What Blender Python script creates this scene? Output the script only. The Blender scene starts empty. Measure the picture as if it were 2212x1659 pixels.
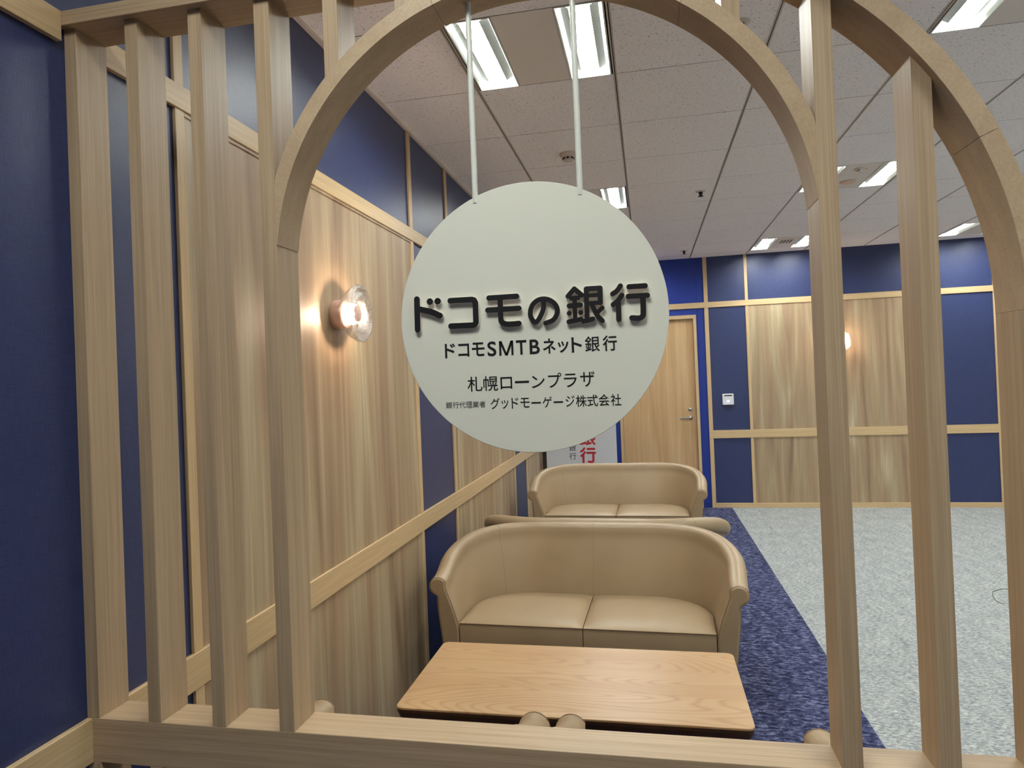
import bpy, math, random
from mathutils import Vector, Matrix
random.seed(7)
PI = math.pi
C = bpy.context.scene.collection
S = bpy.context.scene

# ------------------------------------------------------------------ camera
def make_camera():
    cam = bpy.data.cameras.new('camera')
    cam.sensor_fit = 'HORIZONTAL'
    cam.sensor_width = 36.0
    cam.lens = 36.0 * 1494.2565 / 2212.0
    cam.shift_x = 20.0 / 2212.0
    cam.shift_y = -20.0 / 2212.0
    cam.clip_start = 0.02
    o = bpy.data.objects.new('camera', cam)
    C.objects.link(o)
    yaw, pitch, roll = 0.20593, 0.00794, -0.03950
    cy, sy, cp, sp = math.cos(yaw), math.sin(yaw), math.cos(pitch), math.sin(pitch)
    f = Vector((-sy * cp, cy * cp, sp))
    r = Vector((cy, sy, 0.0))
    u = r.cross(f)
    r2 = math.cos(roll) * r + math.sin(roll) * u
    u2 = -math.sin(roll) * r + math.cos(roll) * u
    m = Matrix((r2, u2, -f)).transposed().to_4x4()
    m.translation = Vector((1.2242, -1.2901, 1.6210))
    o.matrix_world = m
    S.camera = o
make_camera()

# ------------------------------------------------------------------ world, exposure
W = bpy.data.worlds.new('world')
S.world = W
W.use_nodes = True
W.node_tree.nodes['Background'].inputs[0].default_value = (0.9, 0.93, 1.0, 1)
W.node_tree.nodes['Background'].inputs[1].default_value = 0.15
S.view_settings.view_transform = 'Standard'
S.view_settings.look = 'None'
S.view_settings.exposure = 0.14
S.view_settings.gamma = 1.0
S.view_settings.use_curve_mapping = False
S.cycles.use_denoising = True
S.cycles.max_bounces = 10
S.cycles.diffuse_bounces = 6
S.cycles.transparent_max_bounces = 16
S.cycles.sample_clamp_indirect = 6.0
S.cycles.caustics_reflective = False
S.cycles.caustics_refractive = False
LIGHT_STRENGTH = 110.0          # the tubes of the ceiling fittings
LIGHT_COLOR = (0.97, 1.0, 0.95)
SCONCE_STRENGTH = 15000.0
SCONCE_COLOR = (1.0, 0.75, 0.55)

# ------------------------------------------------------------------ materials
def srgb(r, g, b):
    def f(c):
        c /= 255.0
        return c / 12.92 if c <= 0.04045 else ((c + 0.055) / 1.055) ** 2.4
    return (f(r), f(g), f(b), 1.0)

class NT:
    def __init__(self, name):
        self.m = bpy.data.materials.new(name)
        self.m.use_nodes = True
        self.t = self.m.node_tree
        self.n = self.t.nodes
        self.b = self.n['Principled BSDF']
    def new(self, kind, **kw):
        x = self.n.new(kind)
        for k, v in kw.items():
            setattr(x, k, v)
        return x
    def link(self, a, b):
        self.t.links.new(a, b)
    def coords(self, scale, offset=(0, 0, 0)):
        tc = self.new('ShaderNodeTexCoord')
        mp = self.new('ShaderNodeMapping')
        mp.inputs['Scale'].default_value = scale
        mp.inputs['Location'].default_value = offset
        self.link(tc.outputs['Object'], mp.inputs['Vector'])
        return mp.outputs['Vector']
    def noise(self, vec, scale, detail=2.0, rough=0.5, dist=0.0):
        x = self.new('ShaderNodeTexNoise')
        x.inputs['Scale'].default_value = scale
        x.inputs['Detail'].default_value = detail
        x.inputs['Roughness'].default_value = rough
        x.inputs['Distortion'].default_value = dist
        self.link(vec, x.inputs['Vector'])
        return x.outputs['Fac']
    def ramp(self, fac, stops):
        x = self.new('ShaderNodeValToRGB')
        e = x.color_ramp.elements
        while len(e) < len(stops):
            e.new(0.5)
        for el, (p, c) in zip(e, stops):
            el.position = p
            el.color = c if len(c) == 4 else (*c, 1)
        self.link(fac, x.inputs['Fac'])
        return x.outputs['Color']
    def mix(self, fac, a, b, mode='MIX'):
        x = self.new('ShaderNodeMix', data_type='RGBA', blend_type=mode)
        for sock, v in ((x.inputs[0], fac), (x.inputs[6], a), (x.inputs[7], b)):
            if hasattr(v, 'is_output'):
                self.link(v, sock)
            else:
                sock.default_value = v
        return x.outputs[2]
    def math(self, op, a, b=None):
        x = self.new('ShaderNodeMath', operation=op)
        for sock, v in ((x.inputs[0], a), (x.inputs[1], b)):
            if v is None:
                continue
            if hasattr(v, 'is_output'):
                self.link(v, sock)
            else:
                sock.default_value = v
        return x.outputs[0]
    def bump(self, h, strength, dist=0.001):
        x = self.new('ShaderNodeBump')
        x.inputs['Strength'].default_value = strength
        x.inputs['Distance'].default_value = dist
        self.link(h, x.inputs['Height'])
        self.link(x.outputs['Normal'], self.b.inputs['Normal'])
    def base(self, c):
        if hasattr(c, 'is_output'):
            self.link(c, self.b.inputs['Base Color'])
        else:
            self.b.inputs['Base Color'].default_value = c
    def set(self, rough=0.5, metal=0.0, spec=0.5):
        self.b.inputs['Roughness'].default_value = rough
        self.b.inputs['Metallic'].default_value = metal
        self.b.inputs['Specular IOR Level'].default_value = spec

def plain(name, c, rough=0.5, metal=0.0, spec=0.5, mottled=0.0, mscale=40.0):
    t = NT(name)
    if mottled > 0:
        f = t.noise(t.coords((1, 1, 1)), mscale, 3)
        d = tuple(max(0.0, v * (1 - mottled)) for v in c[:3]) + (1,)
        l = tuple(min(1.0, v * (1 + mottled)) for v in c[:3]) + (1,)
        t.base(t.ramp(f, [(0.3, d), (0.7, l)]))
    else:
        t.base(c)
    t.set(rough, metal, spec)
    return t.m

def axis_scale(axis, along, across):
    s = [across] * 3
    s['XYZ'.index(axis)] = along
    return tuple(s)

def fine_wood(name, axis, c_dark, c_mid, c_light, rough=0.45):
    """Straight grained pale laminate: thin streaks along one axis."""
    t = NT(name)
    fine = t.noise(t.coords(axis_scale(axis, 4.0, 380.0)), 1.0, 2, 0.6)
    mid = t.noise(t.coords(axis_scale(axis, 1.0, 70.0), (3.1, 1.7, 0.4)), 1.0, 3, 0.6)
    col = t.ramp(mid, [(0.05, c_dark), (0.5, c_mid), (0.95, c_light)])
    col = t.mix(t.math('MULTIPLY', t.ramp(fine, [(0.35, (1, 1, 1)), (0.62, (0, 0, 0))]), 0.32), col,
                tuple(v * 0.55 for v in c_dark[:3]) + (1,))
    t.base(col)
    t.set(rough, 0, 0.4)
    t.bump(fine, 0.12, 0.0006)
    return t.m

def banded_wood(name, c_a, c_b, c_c, c_d, rough=0.5, band=7.5):
    """Vertical veneer with broad grey, pink and pale bands."""
    t = NT(name)
    w = t.noise(t.coords((band, band, 0.55)), 1.0, 2.0, 0.4, 0.9)
    w2 = t.noise(t.coords((band * 4.5, band * 4.5, 0.9), (9, 4, 2)), 1.0, 1.5, 0.4, 0.5)
    fine = t.noise(t.coords((300, 300, 3.0), (1, 5, 0)), 1.0, 2, 0.6)
    col = t.ramp(w, [(0.26, c_a), (0.42, c_b), (0.56, c_c), (0.72, c_d)])
    col = t.mix(t.math('MULTIPLY', t.ramp(w2, [(0.32, (1, 1, 1)), (0.68, (0, 0, 0))]), 0.36), col, c_a)
    col = t.mix(t.math('MULTIPLY', t.ramp(fine, [(0.4, (1, 1, 1)), (0.6, (0, 0, 0))]), 0.2), col,
                tuple(v * 0.5 for v in c_a[:3]) + (1,))
    t.base(col)
    t.set(rough, 0, 0.45)
    t.bump(fine, 0.08, 0.0005)
    return t.m

def oak_top(name):
    """Flat sawn oak: arched grain lines running along X."""
    t = NT(name)
    v = t.coords((0.75, 5.5, 1.0), (0.3, 0.2, 0))
    field = t.noise(v, 1.0, 1.0, 0.4, 0.25)
    rings = t.math('FRACT', t.math('MULTIPLY', field, 34.0))
    line = t.ramp(rings, [(0.0, (1, 1, 1)), (0.22, (0.15, 0.15, 0.15)), (0.75, (0, 0, 0)), (1.0, (1, 1, 1))])
    fine = t.noise(t.coords((6, 260, 260)), 1.0, 2, 0.6)
    big = t.noise(t.coords((0.8, 6, 1), (2, 2, 2)), 1.0, 2)
    col = t.ramp(big, [(0.3, srgb(182, 148, 108)), (0.7, srgb(195, 164, 124))])
    col = t.mix(t.math('MULTIPLY', line, 0.5), col, srgb(160, 116, 74))
    col = t.mix(t.math('MULTIPLY', t.ramp(fine, [(0.4, (1, 1, 1)), (0.6, (0, 0, 0))]), 0.18), col, srgb(170, 120, 76))
    t.base(col)
    t.set(0.34, 0, 0.5)
    t.bump(fine, 0.05, 0.0004)
    return t.m

def wall_vinyl(name, c1, c2, rough=0.42):
    t = NT(name)
    a = t.noise(t.coords((500, 500, 24)), 1.0, 2, 0.6)
    b = t.noise(t.coords((24, 24, 500), (3, 3, 3)), 1.0, 2, 0.6)
    w = t.math('MULTIPLY', t.math('ADD', a, b), 0.5)
    t.base(t.ramp(w, [(0.36, c1), (0.64, c2)]))
    t.set(rough, 0, 0.5)
    t.bump(w, 0.35, 0.001)
    return t.m

def carpet(name, c_dark, c_mid, c_light, scale, streak, seam=None):
    t = NT(name)
    tc = t.new('ShaderNodeTexCoord')
    mp = t.new('ShaderNodeMapping')
    mp.inputs['Rotation'].default_value = (0, 0, math.radians(24))
    mp.inputs['Scale'].default_value = (scale * streak, scale, 1)
    t.link(tc.outputs['Object'], mp.inputs['Vector'])
    n1 = t.noise(mp.outputs['Vector'], 1.0, 3, 0.62, 0.6)
    n2 = t.noise(t.coords((230, 230, 1)), 1.0, 2, 0.7)
    n3 = t.noise(t.coords((14, 5, 1)), 1.0, 3, 0.6)
    m = t.math('ADD', t.math('ADD', t.math('MULTIPLY', n1, 0.58), t.math('MULTIPLY', n2, 0.27)), t.math('MULTIPLY', n3, 0.15))
    col = t.ramp(m, [(0.38, c_dark), (0.5, c_mid), (0.62, c_light)])
    if seam:
        sx = t.new('ShaderNodeSeparateXYZ')
        t.link(tc.outputs['Object'], sx.inputs[0])
        ln = t.math('LESS_THAN', t.math('FRACT', t.math('DIVIDE', sx.outputs['Y'], seam)), 0.012)
        col = t.mix(t.math('MULTIPLY', ln, 0.22), col, c_dark)
    t.base(col)
    t.set(0.95, 0, 0.1)
    t.bump(m, 0.9, 0.006)
    return t.m

def ceiling_board(name):
    t = NT(name)
    n1 = t.noise(t.coords((60, 60, 1)), 1.0, 3, 0.6)
    vo = t.new('ShaderNodeTexNoise')
    pits = t.noise(t.coords((95, 130, 1), (5, 2, 0)), 1.0, 2, 0.5, 0.8)
    col = t.ramp(n1, [(0.3, srgb(238, 235, 238)), (0.7, srgb(245, 242, 245))])
    pm = t.ramp(pits, [(0.645, (0, 0, 0)), (0.68, (1, 1, 1))])
    col = t.mix(t.math('MULTIPLY', pm, 0.75), col, srgb(112, 104, 100))
    t.base(col)
    t.set(0.95, 0, 0.2)
    return t.m

def leather(name):
    t = NT(name)
    vo = t.new('ShaderNodeTexVoronoi')
    vo.inputs['Scale'].default_value = 420.0
    t.link(t.coords((1, 1, 1)), vo.inputs['Vector'])
    n = t.noise(t.coords((1, 1, 1)), 5.0, 2)
    t.base(t.ramp(n, [(0.3, srgb(155, 133, 103)), (0.7, srgb(162, 140, 110))]))
    t.set(0.42, 0, 0.5)
    t.bump(vo.outputs['Distance'], 0.06, 0.0008)
    return t.m

def emit(name, c, strength):
    t = NT(name)
    t.b.inputs['Base Color'].default_value = (0.8, 0.8, 0.8, 1)
    t.b.inputs['Emission Color'].default_value = (*c[:3], 1)
    t.b.inputs['Emission Strength'].default_value = strength
    return t.m

def clear_glass(name):
    m = bpy.data.materials.new(name)
    m.use_nodes = True
    n, l = m.node_tree.nodes, m.node_tree.links
    n.clear()
    out = n.new('ShaderNodeOutputMaterial')
    tr = n.new('ShaderNodeBsdfTransparent')
    tr.inputs[0].default_value = (0.97, 0.955, 0.94, 1)
    gl = n.new('ShaderNodeBsdfGlossy')
    gl.inputs['Roughness'].default_value = 0.06
    lw = n.new('ShaderNodeLayerWeight')
    lw.inputs['Blend'].default_value = 0.4
    ns = n.new('ShaderNodeTexNoise')
    ns.inputs['Scale'].default_value = 38.0
    bp = n.new('ShaderNodeBump')
    bp.inputs['Strength'].default_value = 0.7
    bp.inputs['Distance'].default_value = 0.014
    l.new(ns.outputs['Fac'], bp.inputs['Height'])
    l.new(bp.outputs['Normal'], gl.inputs['Normal'])
    l.new(bp.outputs['Normal'], lw.inputs['Normal'])
    mx = n.new('ShaderNodeMixShader')
    l.new(lw.outputs['Facing'], mx.inputs[0])
    l.new(tr.outputs[0], mx.inputs[1])
    l.new(gl.outputs[0], mx.inputs[2])
    l.new(mx.outputs[0], out.inputs[0])
    return m

def frosted(name):
    m = bpy.data.materials.new(name)
    m.use_nodes = True
    n, l = m.node_tree.nodes, m.node_tree.links
    n.clear()
    out = n.new('ShaderNodeOutputMaterial')
    tr = n.new('ShaderNodeBsdfTransparent')
    tl = n.new('ShaderNodeBsdfTranslucent')
    tl.inputs[0].default_value = (0.9, 0.85, 0.8, 1)
    mx = n.new('ShaderNodeMixShader')
    mx.inputs[0].default_value = 0.34
    l.new(tr.outputs[0], mx.inputs[1]); l.new(tl.outputs[0], mx.inputs[2]); l.new(mx.outputs[0], out.inputs[0])
    return m
M_FROST = frosted('glow_sleeve_frosted')
PW_D, PW_M, PW_L = srgb(157, 133, 104), srgb(181, 156, 125), srgb(195, 173, 143)
M_POST = fine_wood('screen_wood_vertical', 'Z', PW_D, PW_M, PW_L)
M_BEAM = fine_wood('screen_wood_horizontal', 'X', PW_D, PW_M, PW_L)
def even_wood(name, c1, c2):
    t = NT(name)
    a = t.noise(t.coords((260, 260, 260)), 1.0, 3, 0.7)
    b_ = t.noise(t.coords((14, 40, 14)), 1.0, 3, 0.6)
    m = t.math('ADD', t.math('MULTIPLY', a, 0.55), t.math('MULTIPLY', b_, 0.45))
    t.base(t.ramp(m, [(0.36, c1), (0.64, c2)]))
    t.set(0.5, 0, 0.4)
    t.bump(a, 0.08, 0.0005)
    return t.m
M_ARCH = even_wood('screen_wood_arch', srgb(169, 144, 114), srgb(187, 163, 132))
TR_D, TR_M, TR_L = srgb(192, 163, 122), srgb(210, 182, 140), srgb(219, 193, 152)
M_TRIM_Y = fine_wood('trim_wood_lengthways', 'Y', TR_D, TR_M, TR_L)
M_TRIM_X = fine_wood('trim_wood_crossways', 'X', TR_D, TR_M, TR_L)
M_TRIM_Z = fine_wood('trim_wood_upright', 'Z', TR_D, TR_M, TR_L)
M_PANEL = banded_wood('veneer_panel', srgb(132, 111, 86), srgb(170, 143, 115), srgb(181, 159, 127), srgb(202, 188, 156))
M_DOOR = banded_wood('door_veneer', srgb(186, 150, 108), srgb(198, 162, 118), srgb(206, 172, 128), srgb(212, 180, 136), band=14)
M_BLUE = wall_vinyl('navy_wall_vinyl', srgb(35, 44, 82), srgb(50, 62, 106))
M_ROYAL = plain('royal_blue_paint', srgb(26, 52, 140), 0.4, 0, 0.5, 0.03)
M_ROYAL_D = plain('royal_blue_recess', srgb(22, 42, 116), 0.45)
M_WHITEWALL = plain('pale_wall_paint', srgb(236, 233, 226), 0.8, 0, 0.3, 0.02)
M_CEIL = ceiling_board('mineral_ceiling_board')
M_CEILPLAIN = plain('ceiling_service_panel', srgb(224, 218, 214), 0.6)
M_JOINT = plain('ceiling_joint_dark', srgb(74, 72, 70), 0.9)  # dark grey of the joints between the boards
M_TEE = plain('ceiling_tee_metal', srgb(186, 180, 174), 0.4, 0.1)
M_WHITE = plain('white_metal', srgb(225, 226, 222), 0.35)
M_REFL = plain('light_reflector', srgb(200, 208, 210), 0.3, 0.2)
M_TUBE = emit('lit_tube', LIGHT_COLOR, LIGHT_STRENGTH)
M_NAVYC = carpet('navy_carpet', srgb(20, 23, 44), srgb(54, 59, 90), srgb(122, 126, 156), 52, 0.5)
M_GREYC = carpet('grey_carpet', srgb(110, 116, 121), srgb(152, 156, 157), srgb(192, 193, 189), 82, 0.55, 0.5)
M_LEATHER = leather('tan_leather')
M_SEAM = plain('tan_piping', srgb(138, 114, 86), 0.6)
M_OAK = oak_top('oak_tabletop')
M_EDGE = plain('dark_table_edge', srgb(58, 36, 22), 0.5, 0, 0.5, 0.2, 30)  # dark brown band, with the shade on the near edge in the colour
M_FOOT = plain('dark_foot', srgb(40, 30, 24), 0.5)
M_STEEL = plain('satin_steel', srgb(190, 190, 188), 0.28, 1.0)
M_CHROME = plain('chrome', srgb(215, 215, 215), 0.1, 1.0)
M_COPPER = plain('rose_sconce_metal', srgb(232, 196, 182), 0.35, 0.4)
M_BULB = emit('warm_bulb', SCONCE_COLOR, SCONCE_STRENGTH)
M_GLASS = clear_glass('clear_rippled_glass')
M_SIGN = plain('sign_white', srgb(222, 221, 206), 0.55, 0, 0.3)
M_ROD = plain('rod_white', srgb(222, 224, 214), 0.3)
M_BLACK = plain('letter_black', srgb(24, 24, 26), 0.4)
M_LSIDE = plain('letter_side', srgb(232, 220, 212), 0.5)
M_RED = plain('banner_red', srgb(186, 40, 52), 0.5)
M_BANNER = plain('banner_white', srgb(216, 220, 226), 0.5)
M_DARKBAR = plain('banner_bar_dark', srgb(44, 34, 30), 0.5)
M_PLASTIC = plain('white_plastic', srgb(228, 230, 232), 0.4)
M_SLOT = plain('black_slot', srgb(18, 18, 20), 0.6)
M_LED = emit('blue_led', (0.12, 0.2, 1.0), 4.0)
M_WIRE = plain('dark_wire', srgb(96, 100, 84), 0.5)
M_OFF = plain('detector_plastic', srgb(214, 202, 192), 0.45)

# ------------------------------------------------------------------ mesh helpers
class MB:
    def __init__(self):
        self.v, self.f, self.mi, self.sm = [], [], [], []
    def add(self, verts, faces, mi=0, smooth=False):
        o = len(self.v)
        self.v += [tuple(p) for p in verts]
        for fc in faces:
            self.f.append(tuple(i + o for i in fc))
            self.mi.append(mi)
            self.sm.append(smooth)
        return self
    def box(self, x0, x1, y0, y1, z0, z1, mi=0):
        v = [(x, y, z) for z in (z0, z1) for y in (y0, y1) for x in (x0, x1)]
        return self.add(v, [(0, 2, 3, 1), (4, 5, 7, 6), (0, 1, 5, 4), (1, 3, 7, 5), (3, 2, 6, 7), (2, 0, 4, 6)], mi)
    def bbox(self, x0, x1, y0, y1, z0, z1, b=0.001, mi=0):
        """Box with chamfered edges."""
        v, f = [], []
        def P(sx, sy, sz, ax):
            x = (x1 if sx else x0); y = (y1 if sy else y0); z = (z1 if sz else z0)
            if ax != 0: x += -b if sx else b
            if ax != 1: y += -b if sy else b
            if ax != 2: z += -b if sz else b
            return (x, y, z)
        idx = {}
        for sx in (0, 1):
            for sy in (0, 1):
                for sz in (0, 1):
                    for ax in range(3):
                        idx[(sx, sy, sz, ax)] = len(v)
                        v.append(P(sx, sy, sz, ax))
        for s in (0, 1):
            q = [idx[(s, a, c, 0)] for a, c in ((0, 0), (1, 0), (1, 1), (0, 1))]
            f.append(q if s else q[::-1])
            q = [idx[(a, s, c, 1)] for a, c in ((0, 0), (1, 0), (1, 1), (0, 1))]
            f.append(q[::-1] if s else q)
            q = [idx[(a, c, s, 2)] for a, c in ((0, 0), (1, 0), (1, 1), (0, 1))]
            f.append(q if s else q[::-1])
        for a in (0, 1):
            for c in (0, 1):
                q = [idx[(0, a, c, 1)], idx[(1, a, c, 1)], idx[(1, a, c, 2)], idx[(0, a, c, 2)]]
                f.append(q if a != c else q[::-1])
                q = [idx[(a, 0, c, 0)], idx[(a, 1, c, 0)], idx[(a, 1, c, 2)], idx[(a, 0, c, 2)]]
                f.append(q[::-1] if a != c else q)
                q = [idx[(a, c, 0, 0)], idx[(a, c, 1, 0)], idx[(a, c, 1, 1)], idx[(a, c, 0, 1)]]
                f.append(q if a != c else q[::-1])
                for d in (0, 1):
                    t3 = [idx[(a, c, d, 0)], idx[(a, c, d, 1)], idx[(a, c, d, 2)]]
                    f.append(t3 if (a + c + d) % 2 else t3[::-1])
        return self.add(v, f, mi)
    def tube(self, pts, r, seg=10, mi=0, caps=True, radii=None):
        pts = [Vector(p) for p in pts]
        n = len(pts)
        v, f = [], []
        up = None
        for i, p in enumerate(pts):
            d = (pts[min(i + 1, n - 1)] - pts[max(i - 1, 0)]).normalized()
            if up is None:
                up = Vector((0, 0, 1)) if abs(d.z) < 0.9 else Vector((1, 0, 0))
            a = d.cross(up).normalized()
            up = a.cross(d).normalized()
            rr = radii[i] if radii else r
            for k in range(seg):
                t = 2 * PI * k / seg
                v.append(p + rr * (math.cos(t) * a + math.sin(t) * up))
        for i in range(n - 1):
            for k in range(seg):
                k2 = (k + 1) % seg
                f.append((i * seg + k, i * seg + k2, (i + 1) * seg + k2, (i + 1) * seg + k))
        self.add(v, f, mi, True)
        if caps:
            self.add(v[:seg], [tuple(range(seg))[::-1]], mi)
            self.add(v[-seg:], [tuple(range(seg))], mi)
        return self
    def lathe(self, prof, center, axis, seg=32, mi=0, smooth=True, ripple=0.0, nrip=10):
        """prof: (radius, height along axis)."""
        c = Vector(center)
        ax = Vector(axis).normalized()
        a = ax.orthogonal().normalized()
        b = ax.cross(a)
        v, f = [], []
        for r, h in prof:
            for k in range(seg):
                t = 2 * PI * k / seg
                rr = r * (1 + ripple * math.sin(nrip * t + 9 * h / 0.05))
                v.append(c + ax * h + rr * (math.cos(t) * a + math.sin(t) * b))
        for i in range(len(prof) - 1):
            for k in range(seg):
                k2 = (k + 1) % seg
                f.append((i * seg + k, i * seg + k2, (i + 1) * seg + k2, (i + 1) * seg + k))
        return self.add(v, f, mi, smooth)
    def disc_cap(self, r, h, center, axis, seg=32, mi=0):
        c = Vector(center); ax = Vector(axis).normalized(); a = ax.orthogonal().normalized(); b = ax.cross(a)
        v = [c + ax * h + r * (math.cos(2 * PI * k / seg) * a + math.sin(2 * PI * k / seg) * b) for k in range(seg)]
        return self.add(v, [tuple(range(seg))], mi)
    def prism_xz(self, poly, y0, y1, mi=0, mi_side=None, smooth_side=False):
        """Convex or simple polygon in XZ extruded along Y (front face at y0)."""
        n = len(poly)
        # orientation
        area = sum(poly[i][0] * poly[(i + 1) % n][1] - poly[(i + 1) % n][0] * poly[i][1] for i in range(n))
        if area < 0:
            poly = poly[::-1]
        v0 = [(x, y0, z) for x, z in poly]
        v1 = [(x, y1, z) for x, z in poly]
        self.add(v0, [tuple(range(n))], mi)
        self.add(v1, [tuple(range(n))[::-1]], mi)
        ms = mi if mi_side is None else mi_side
        self.add(v0 + v1, [(i, n + i, n + (i + 1) % n, (i + 1) % n) for i in range(n)], ms, smooth_side)
        return self
    def column_xz(self, lo, hi, y0, y1, mi=0):
        n = len(lo)
        v = []
        for y in (y0, y1):
            for p in (lo, hi):
                v += [(x, y, z) for x, z in p]
        f = []
        for k in range(n - 1):
            f.append((k, k + 1, n + k + 1, n + k))
            f.append((2 * n + k + 1, 2 * n + k, 3 * n + k, 3 * n + k + 1))
            f.append((n + k, n + k + 1, 3 * n + k + 1, 3 * n + k))
            f.append((k + 1, k, 2 * n + k, 2 * n + k + 1))
        f.append((0, n, 3 * n, 2 * n))
        f.append((n - 1, 3 * n - 1, 4 * n - 1, 2 * n - 1))
        return self.add(v, f, mi)
    def build(self, name, mats, parent=None):
        me = bpy.data.meshes.new(name)
        me.from_pydata(self.v, [], self.f)
        if not isinstance(mats, (list, tuple)):
            mats = [mats]
        for m in mats:
            me.materials.append(m)
        for p, i, s in zip(me.polygons, self.mi, self.sm):
            p.material_index = i
            p.use_smooth = s
        me.validate()
        me.update()
        o = bpy.data.objects.new(name, me)
        C.objects.link(o)
        if parent is not None:
            o.parent = parent
        return o

def tag(o, label, cat, group=None, kind=None):
    o['label'] = label
    o['category'] = cat
    if group:
        o['group'] = group
    if kind:
        o['kind'] = kind
    return o

def struct(o, label, cat):
    return tag(o, label, cat, kind='structure')

def thing(name, label, cat, loc=(0, 0, 0), rotz=0.0, group=None):
    o = bpy.data.objects.new(name, None)
    o.empty_display_size = 0.1
    C.objects.link(o)
    o.location = loc
    o.rotation_euler = (0, 0, rotz)
    return tag(o, label, cat, group)

def copy_tree(o, parent=None):
    c = o.copy()
    C.objects.link(c)
    if parent is not None:
        c.parent = parent
    for ch in list(o.children):
        copy_tree(ch, c)
    return c

# ------------------------------------------------------------------ dimensions
YF, ZC, XR, YB = 7.325, 3.0, 8.3, -5.2
T = 0.088                       # depth of the screen
Z1T, Z1B = 0.9223, 0.8271       # lower rail
Z2T, Z2B = 2.4582, 2.3921       # upper rail
PITCH = 0.643
GX0, GY0 = 0.492, 1.909         # ceiling grid crossing
BLUES_L = [(YB, 0.352), (2.262, 2.960), (4.925, 5.540)]

# ------------------------------------------------------------------ room shell
b = MB(); b.box(2.148, XR, YB, YF, -0.05, 0.0)
struct(b.build('floor', M_GREYC), 'pale grey flecked carpet covering the open floor to the right', 'floor')
b = MB(); b.box(0, 2.148, YB, YF, -0.05, 0.0)
struct(b.build('floor_strip', M_NAVYC), 'dark navy carpet strip under the sofas along the left wall', 'floor')
b = MB(); b.box(-0.1, 0, YB - 0.1, YF + 0.1, -0.05, ZC + 0.2)
struct(b.build('wall_left', M_BLUE), 'navy blue left wall behind the wood panels and the screen', 'wall')
b = MB(); b.box(1.966, XR, YF, YF + 0.1, -0.05, ZC + 0.2)
struct(b.build('wall_far', M_BLUE), 'navy blue panelled far wall right of the door', 'wall')
b = MB()
b.box(0, 0.875, YF, YF + 0.1, -0.05, ZC + 0.2)
b.box(0.875, 1.822, YF, YF + 0.1, 2.316, ZC + 0.2)
b.box(1.822, 1.836, YF, YF + 0.1, -0.05, ZC + 0.2)
b.box(1.838, 1.966, YF + 0.006, YF + 0.1, -0.05, ZC + 0.2)
struct(b.build('wall_far_recess', M_ROYAL), 'bright royal blue wall around the pale wood door', 'wall')
b = MB(); b.box(XR, XR + 0.1, YB, YF, -0.05, ZC + 0.2)
struct(b.build('wall_right', M_WHITEWALL), 'plain pale wall on the right side of the room', 'wall')
b = MB(); b.box(-0.1, XR, YB - 0.1, YB, -0.05, ZC + 0.2)
struct(b.build('wall_back', plain('grey_back_wall', srgb(190, 186, 178), 0.8)), 'plain pale wall behind the camera', 'wall')

# light fittings sit in the cells of every third column and every fourth row
LIGHT_COLS = [0, 3, 6, 9]
LIGHT_ROWS = [-1, -5, 3, 7]          # cell rows; row r spans GY0+r*P .. GY0+(r+1)*P
def cell(i, j):
    return GX0 + i * PITCH, GX0 + (i + 1) * PITCH, GY0 + j * PITCH, GY0 + (j + 1) * PITCH
def lit_cell(i, j):
    return i in LIGHT_COLS and j in LIGHT_ROWS and not (j == -5 and i > 7)
b = MB()
i0, i1 = -1, int((XR - GX0) / PITCH) + 1
j0, j1 = int((YB - GY0) / PITCH) - 1, int((YF - GY0) / PITCH) + 1
for i in range(i0, i1 + 1):
    for j in range(j0, j1 + 1):
        x0, x1, y0, y1 = cell(i, j)
        gx, gy = 0.007, 0.0032
        x0, x1 = max(0.0, x0 + gx), min(XR, x1 - gx)
        y0, y1 = max(YB, y0 + gy), min(YF, y1 - gy)
        if x1 - x0 < 0.01 or y1 - y0 < 0.01:
            continue
        if lit_cell(i, j):
            b.box(x0 + 0.196, x1 - 0.196, y0, y1, ZC, ZC + 0.012, 1)
        else:
            b.box(x0, x1, y0, y1, ZC, ZC + 0.012, 0)
for i in range(i0, i1 + 2):
    x = GX0 + i * PITCH
    if 0.02 < x < XR:
        b.box(x - 0.0085, x - 0.002, YB, YF, ZC - 0.0015, ZC + 0.004, 3)
        b.box(x + 0.002, x + 0.0085, YB, YF, ZC - 0.0015, ZC + 0.004, 3)
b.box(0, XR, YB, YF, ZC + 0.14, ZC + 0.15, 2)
for j in range(j0, j1 + 2):
    y = GY0 + j * PITCH
    if YB < y < YF:
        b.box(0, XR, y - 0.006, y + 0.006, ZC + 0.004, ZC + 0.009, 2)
struct(b.build('ceiling', [M_CEIL, M_CEILPLAIN, M_JOINT, M_TEE]), 'suspended grey ceiling of square speckled boards in a metal grid', 'ceiling')

b = MB(); b.box(0, 0.014, 0.1, YF, ZC - 0.016, ZC)
struct(b.build('trim_1', M_OFF), 'thin pale edge trim where the left wall meets the ceiling', 'trim')
n_trim = [1]
def trim(mb, mat, label, cat='trim'):
    n_trim[0] += 1
    return struct(mb.build('trim_%d' % n_trim[0], mat), label, cat)

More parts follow.
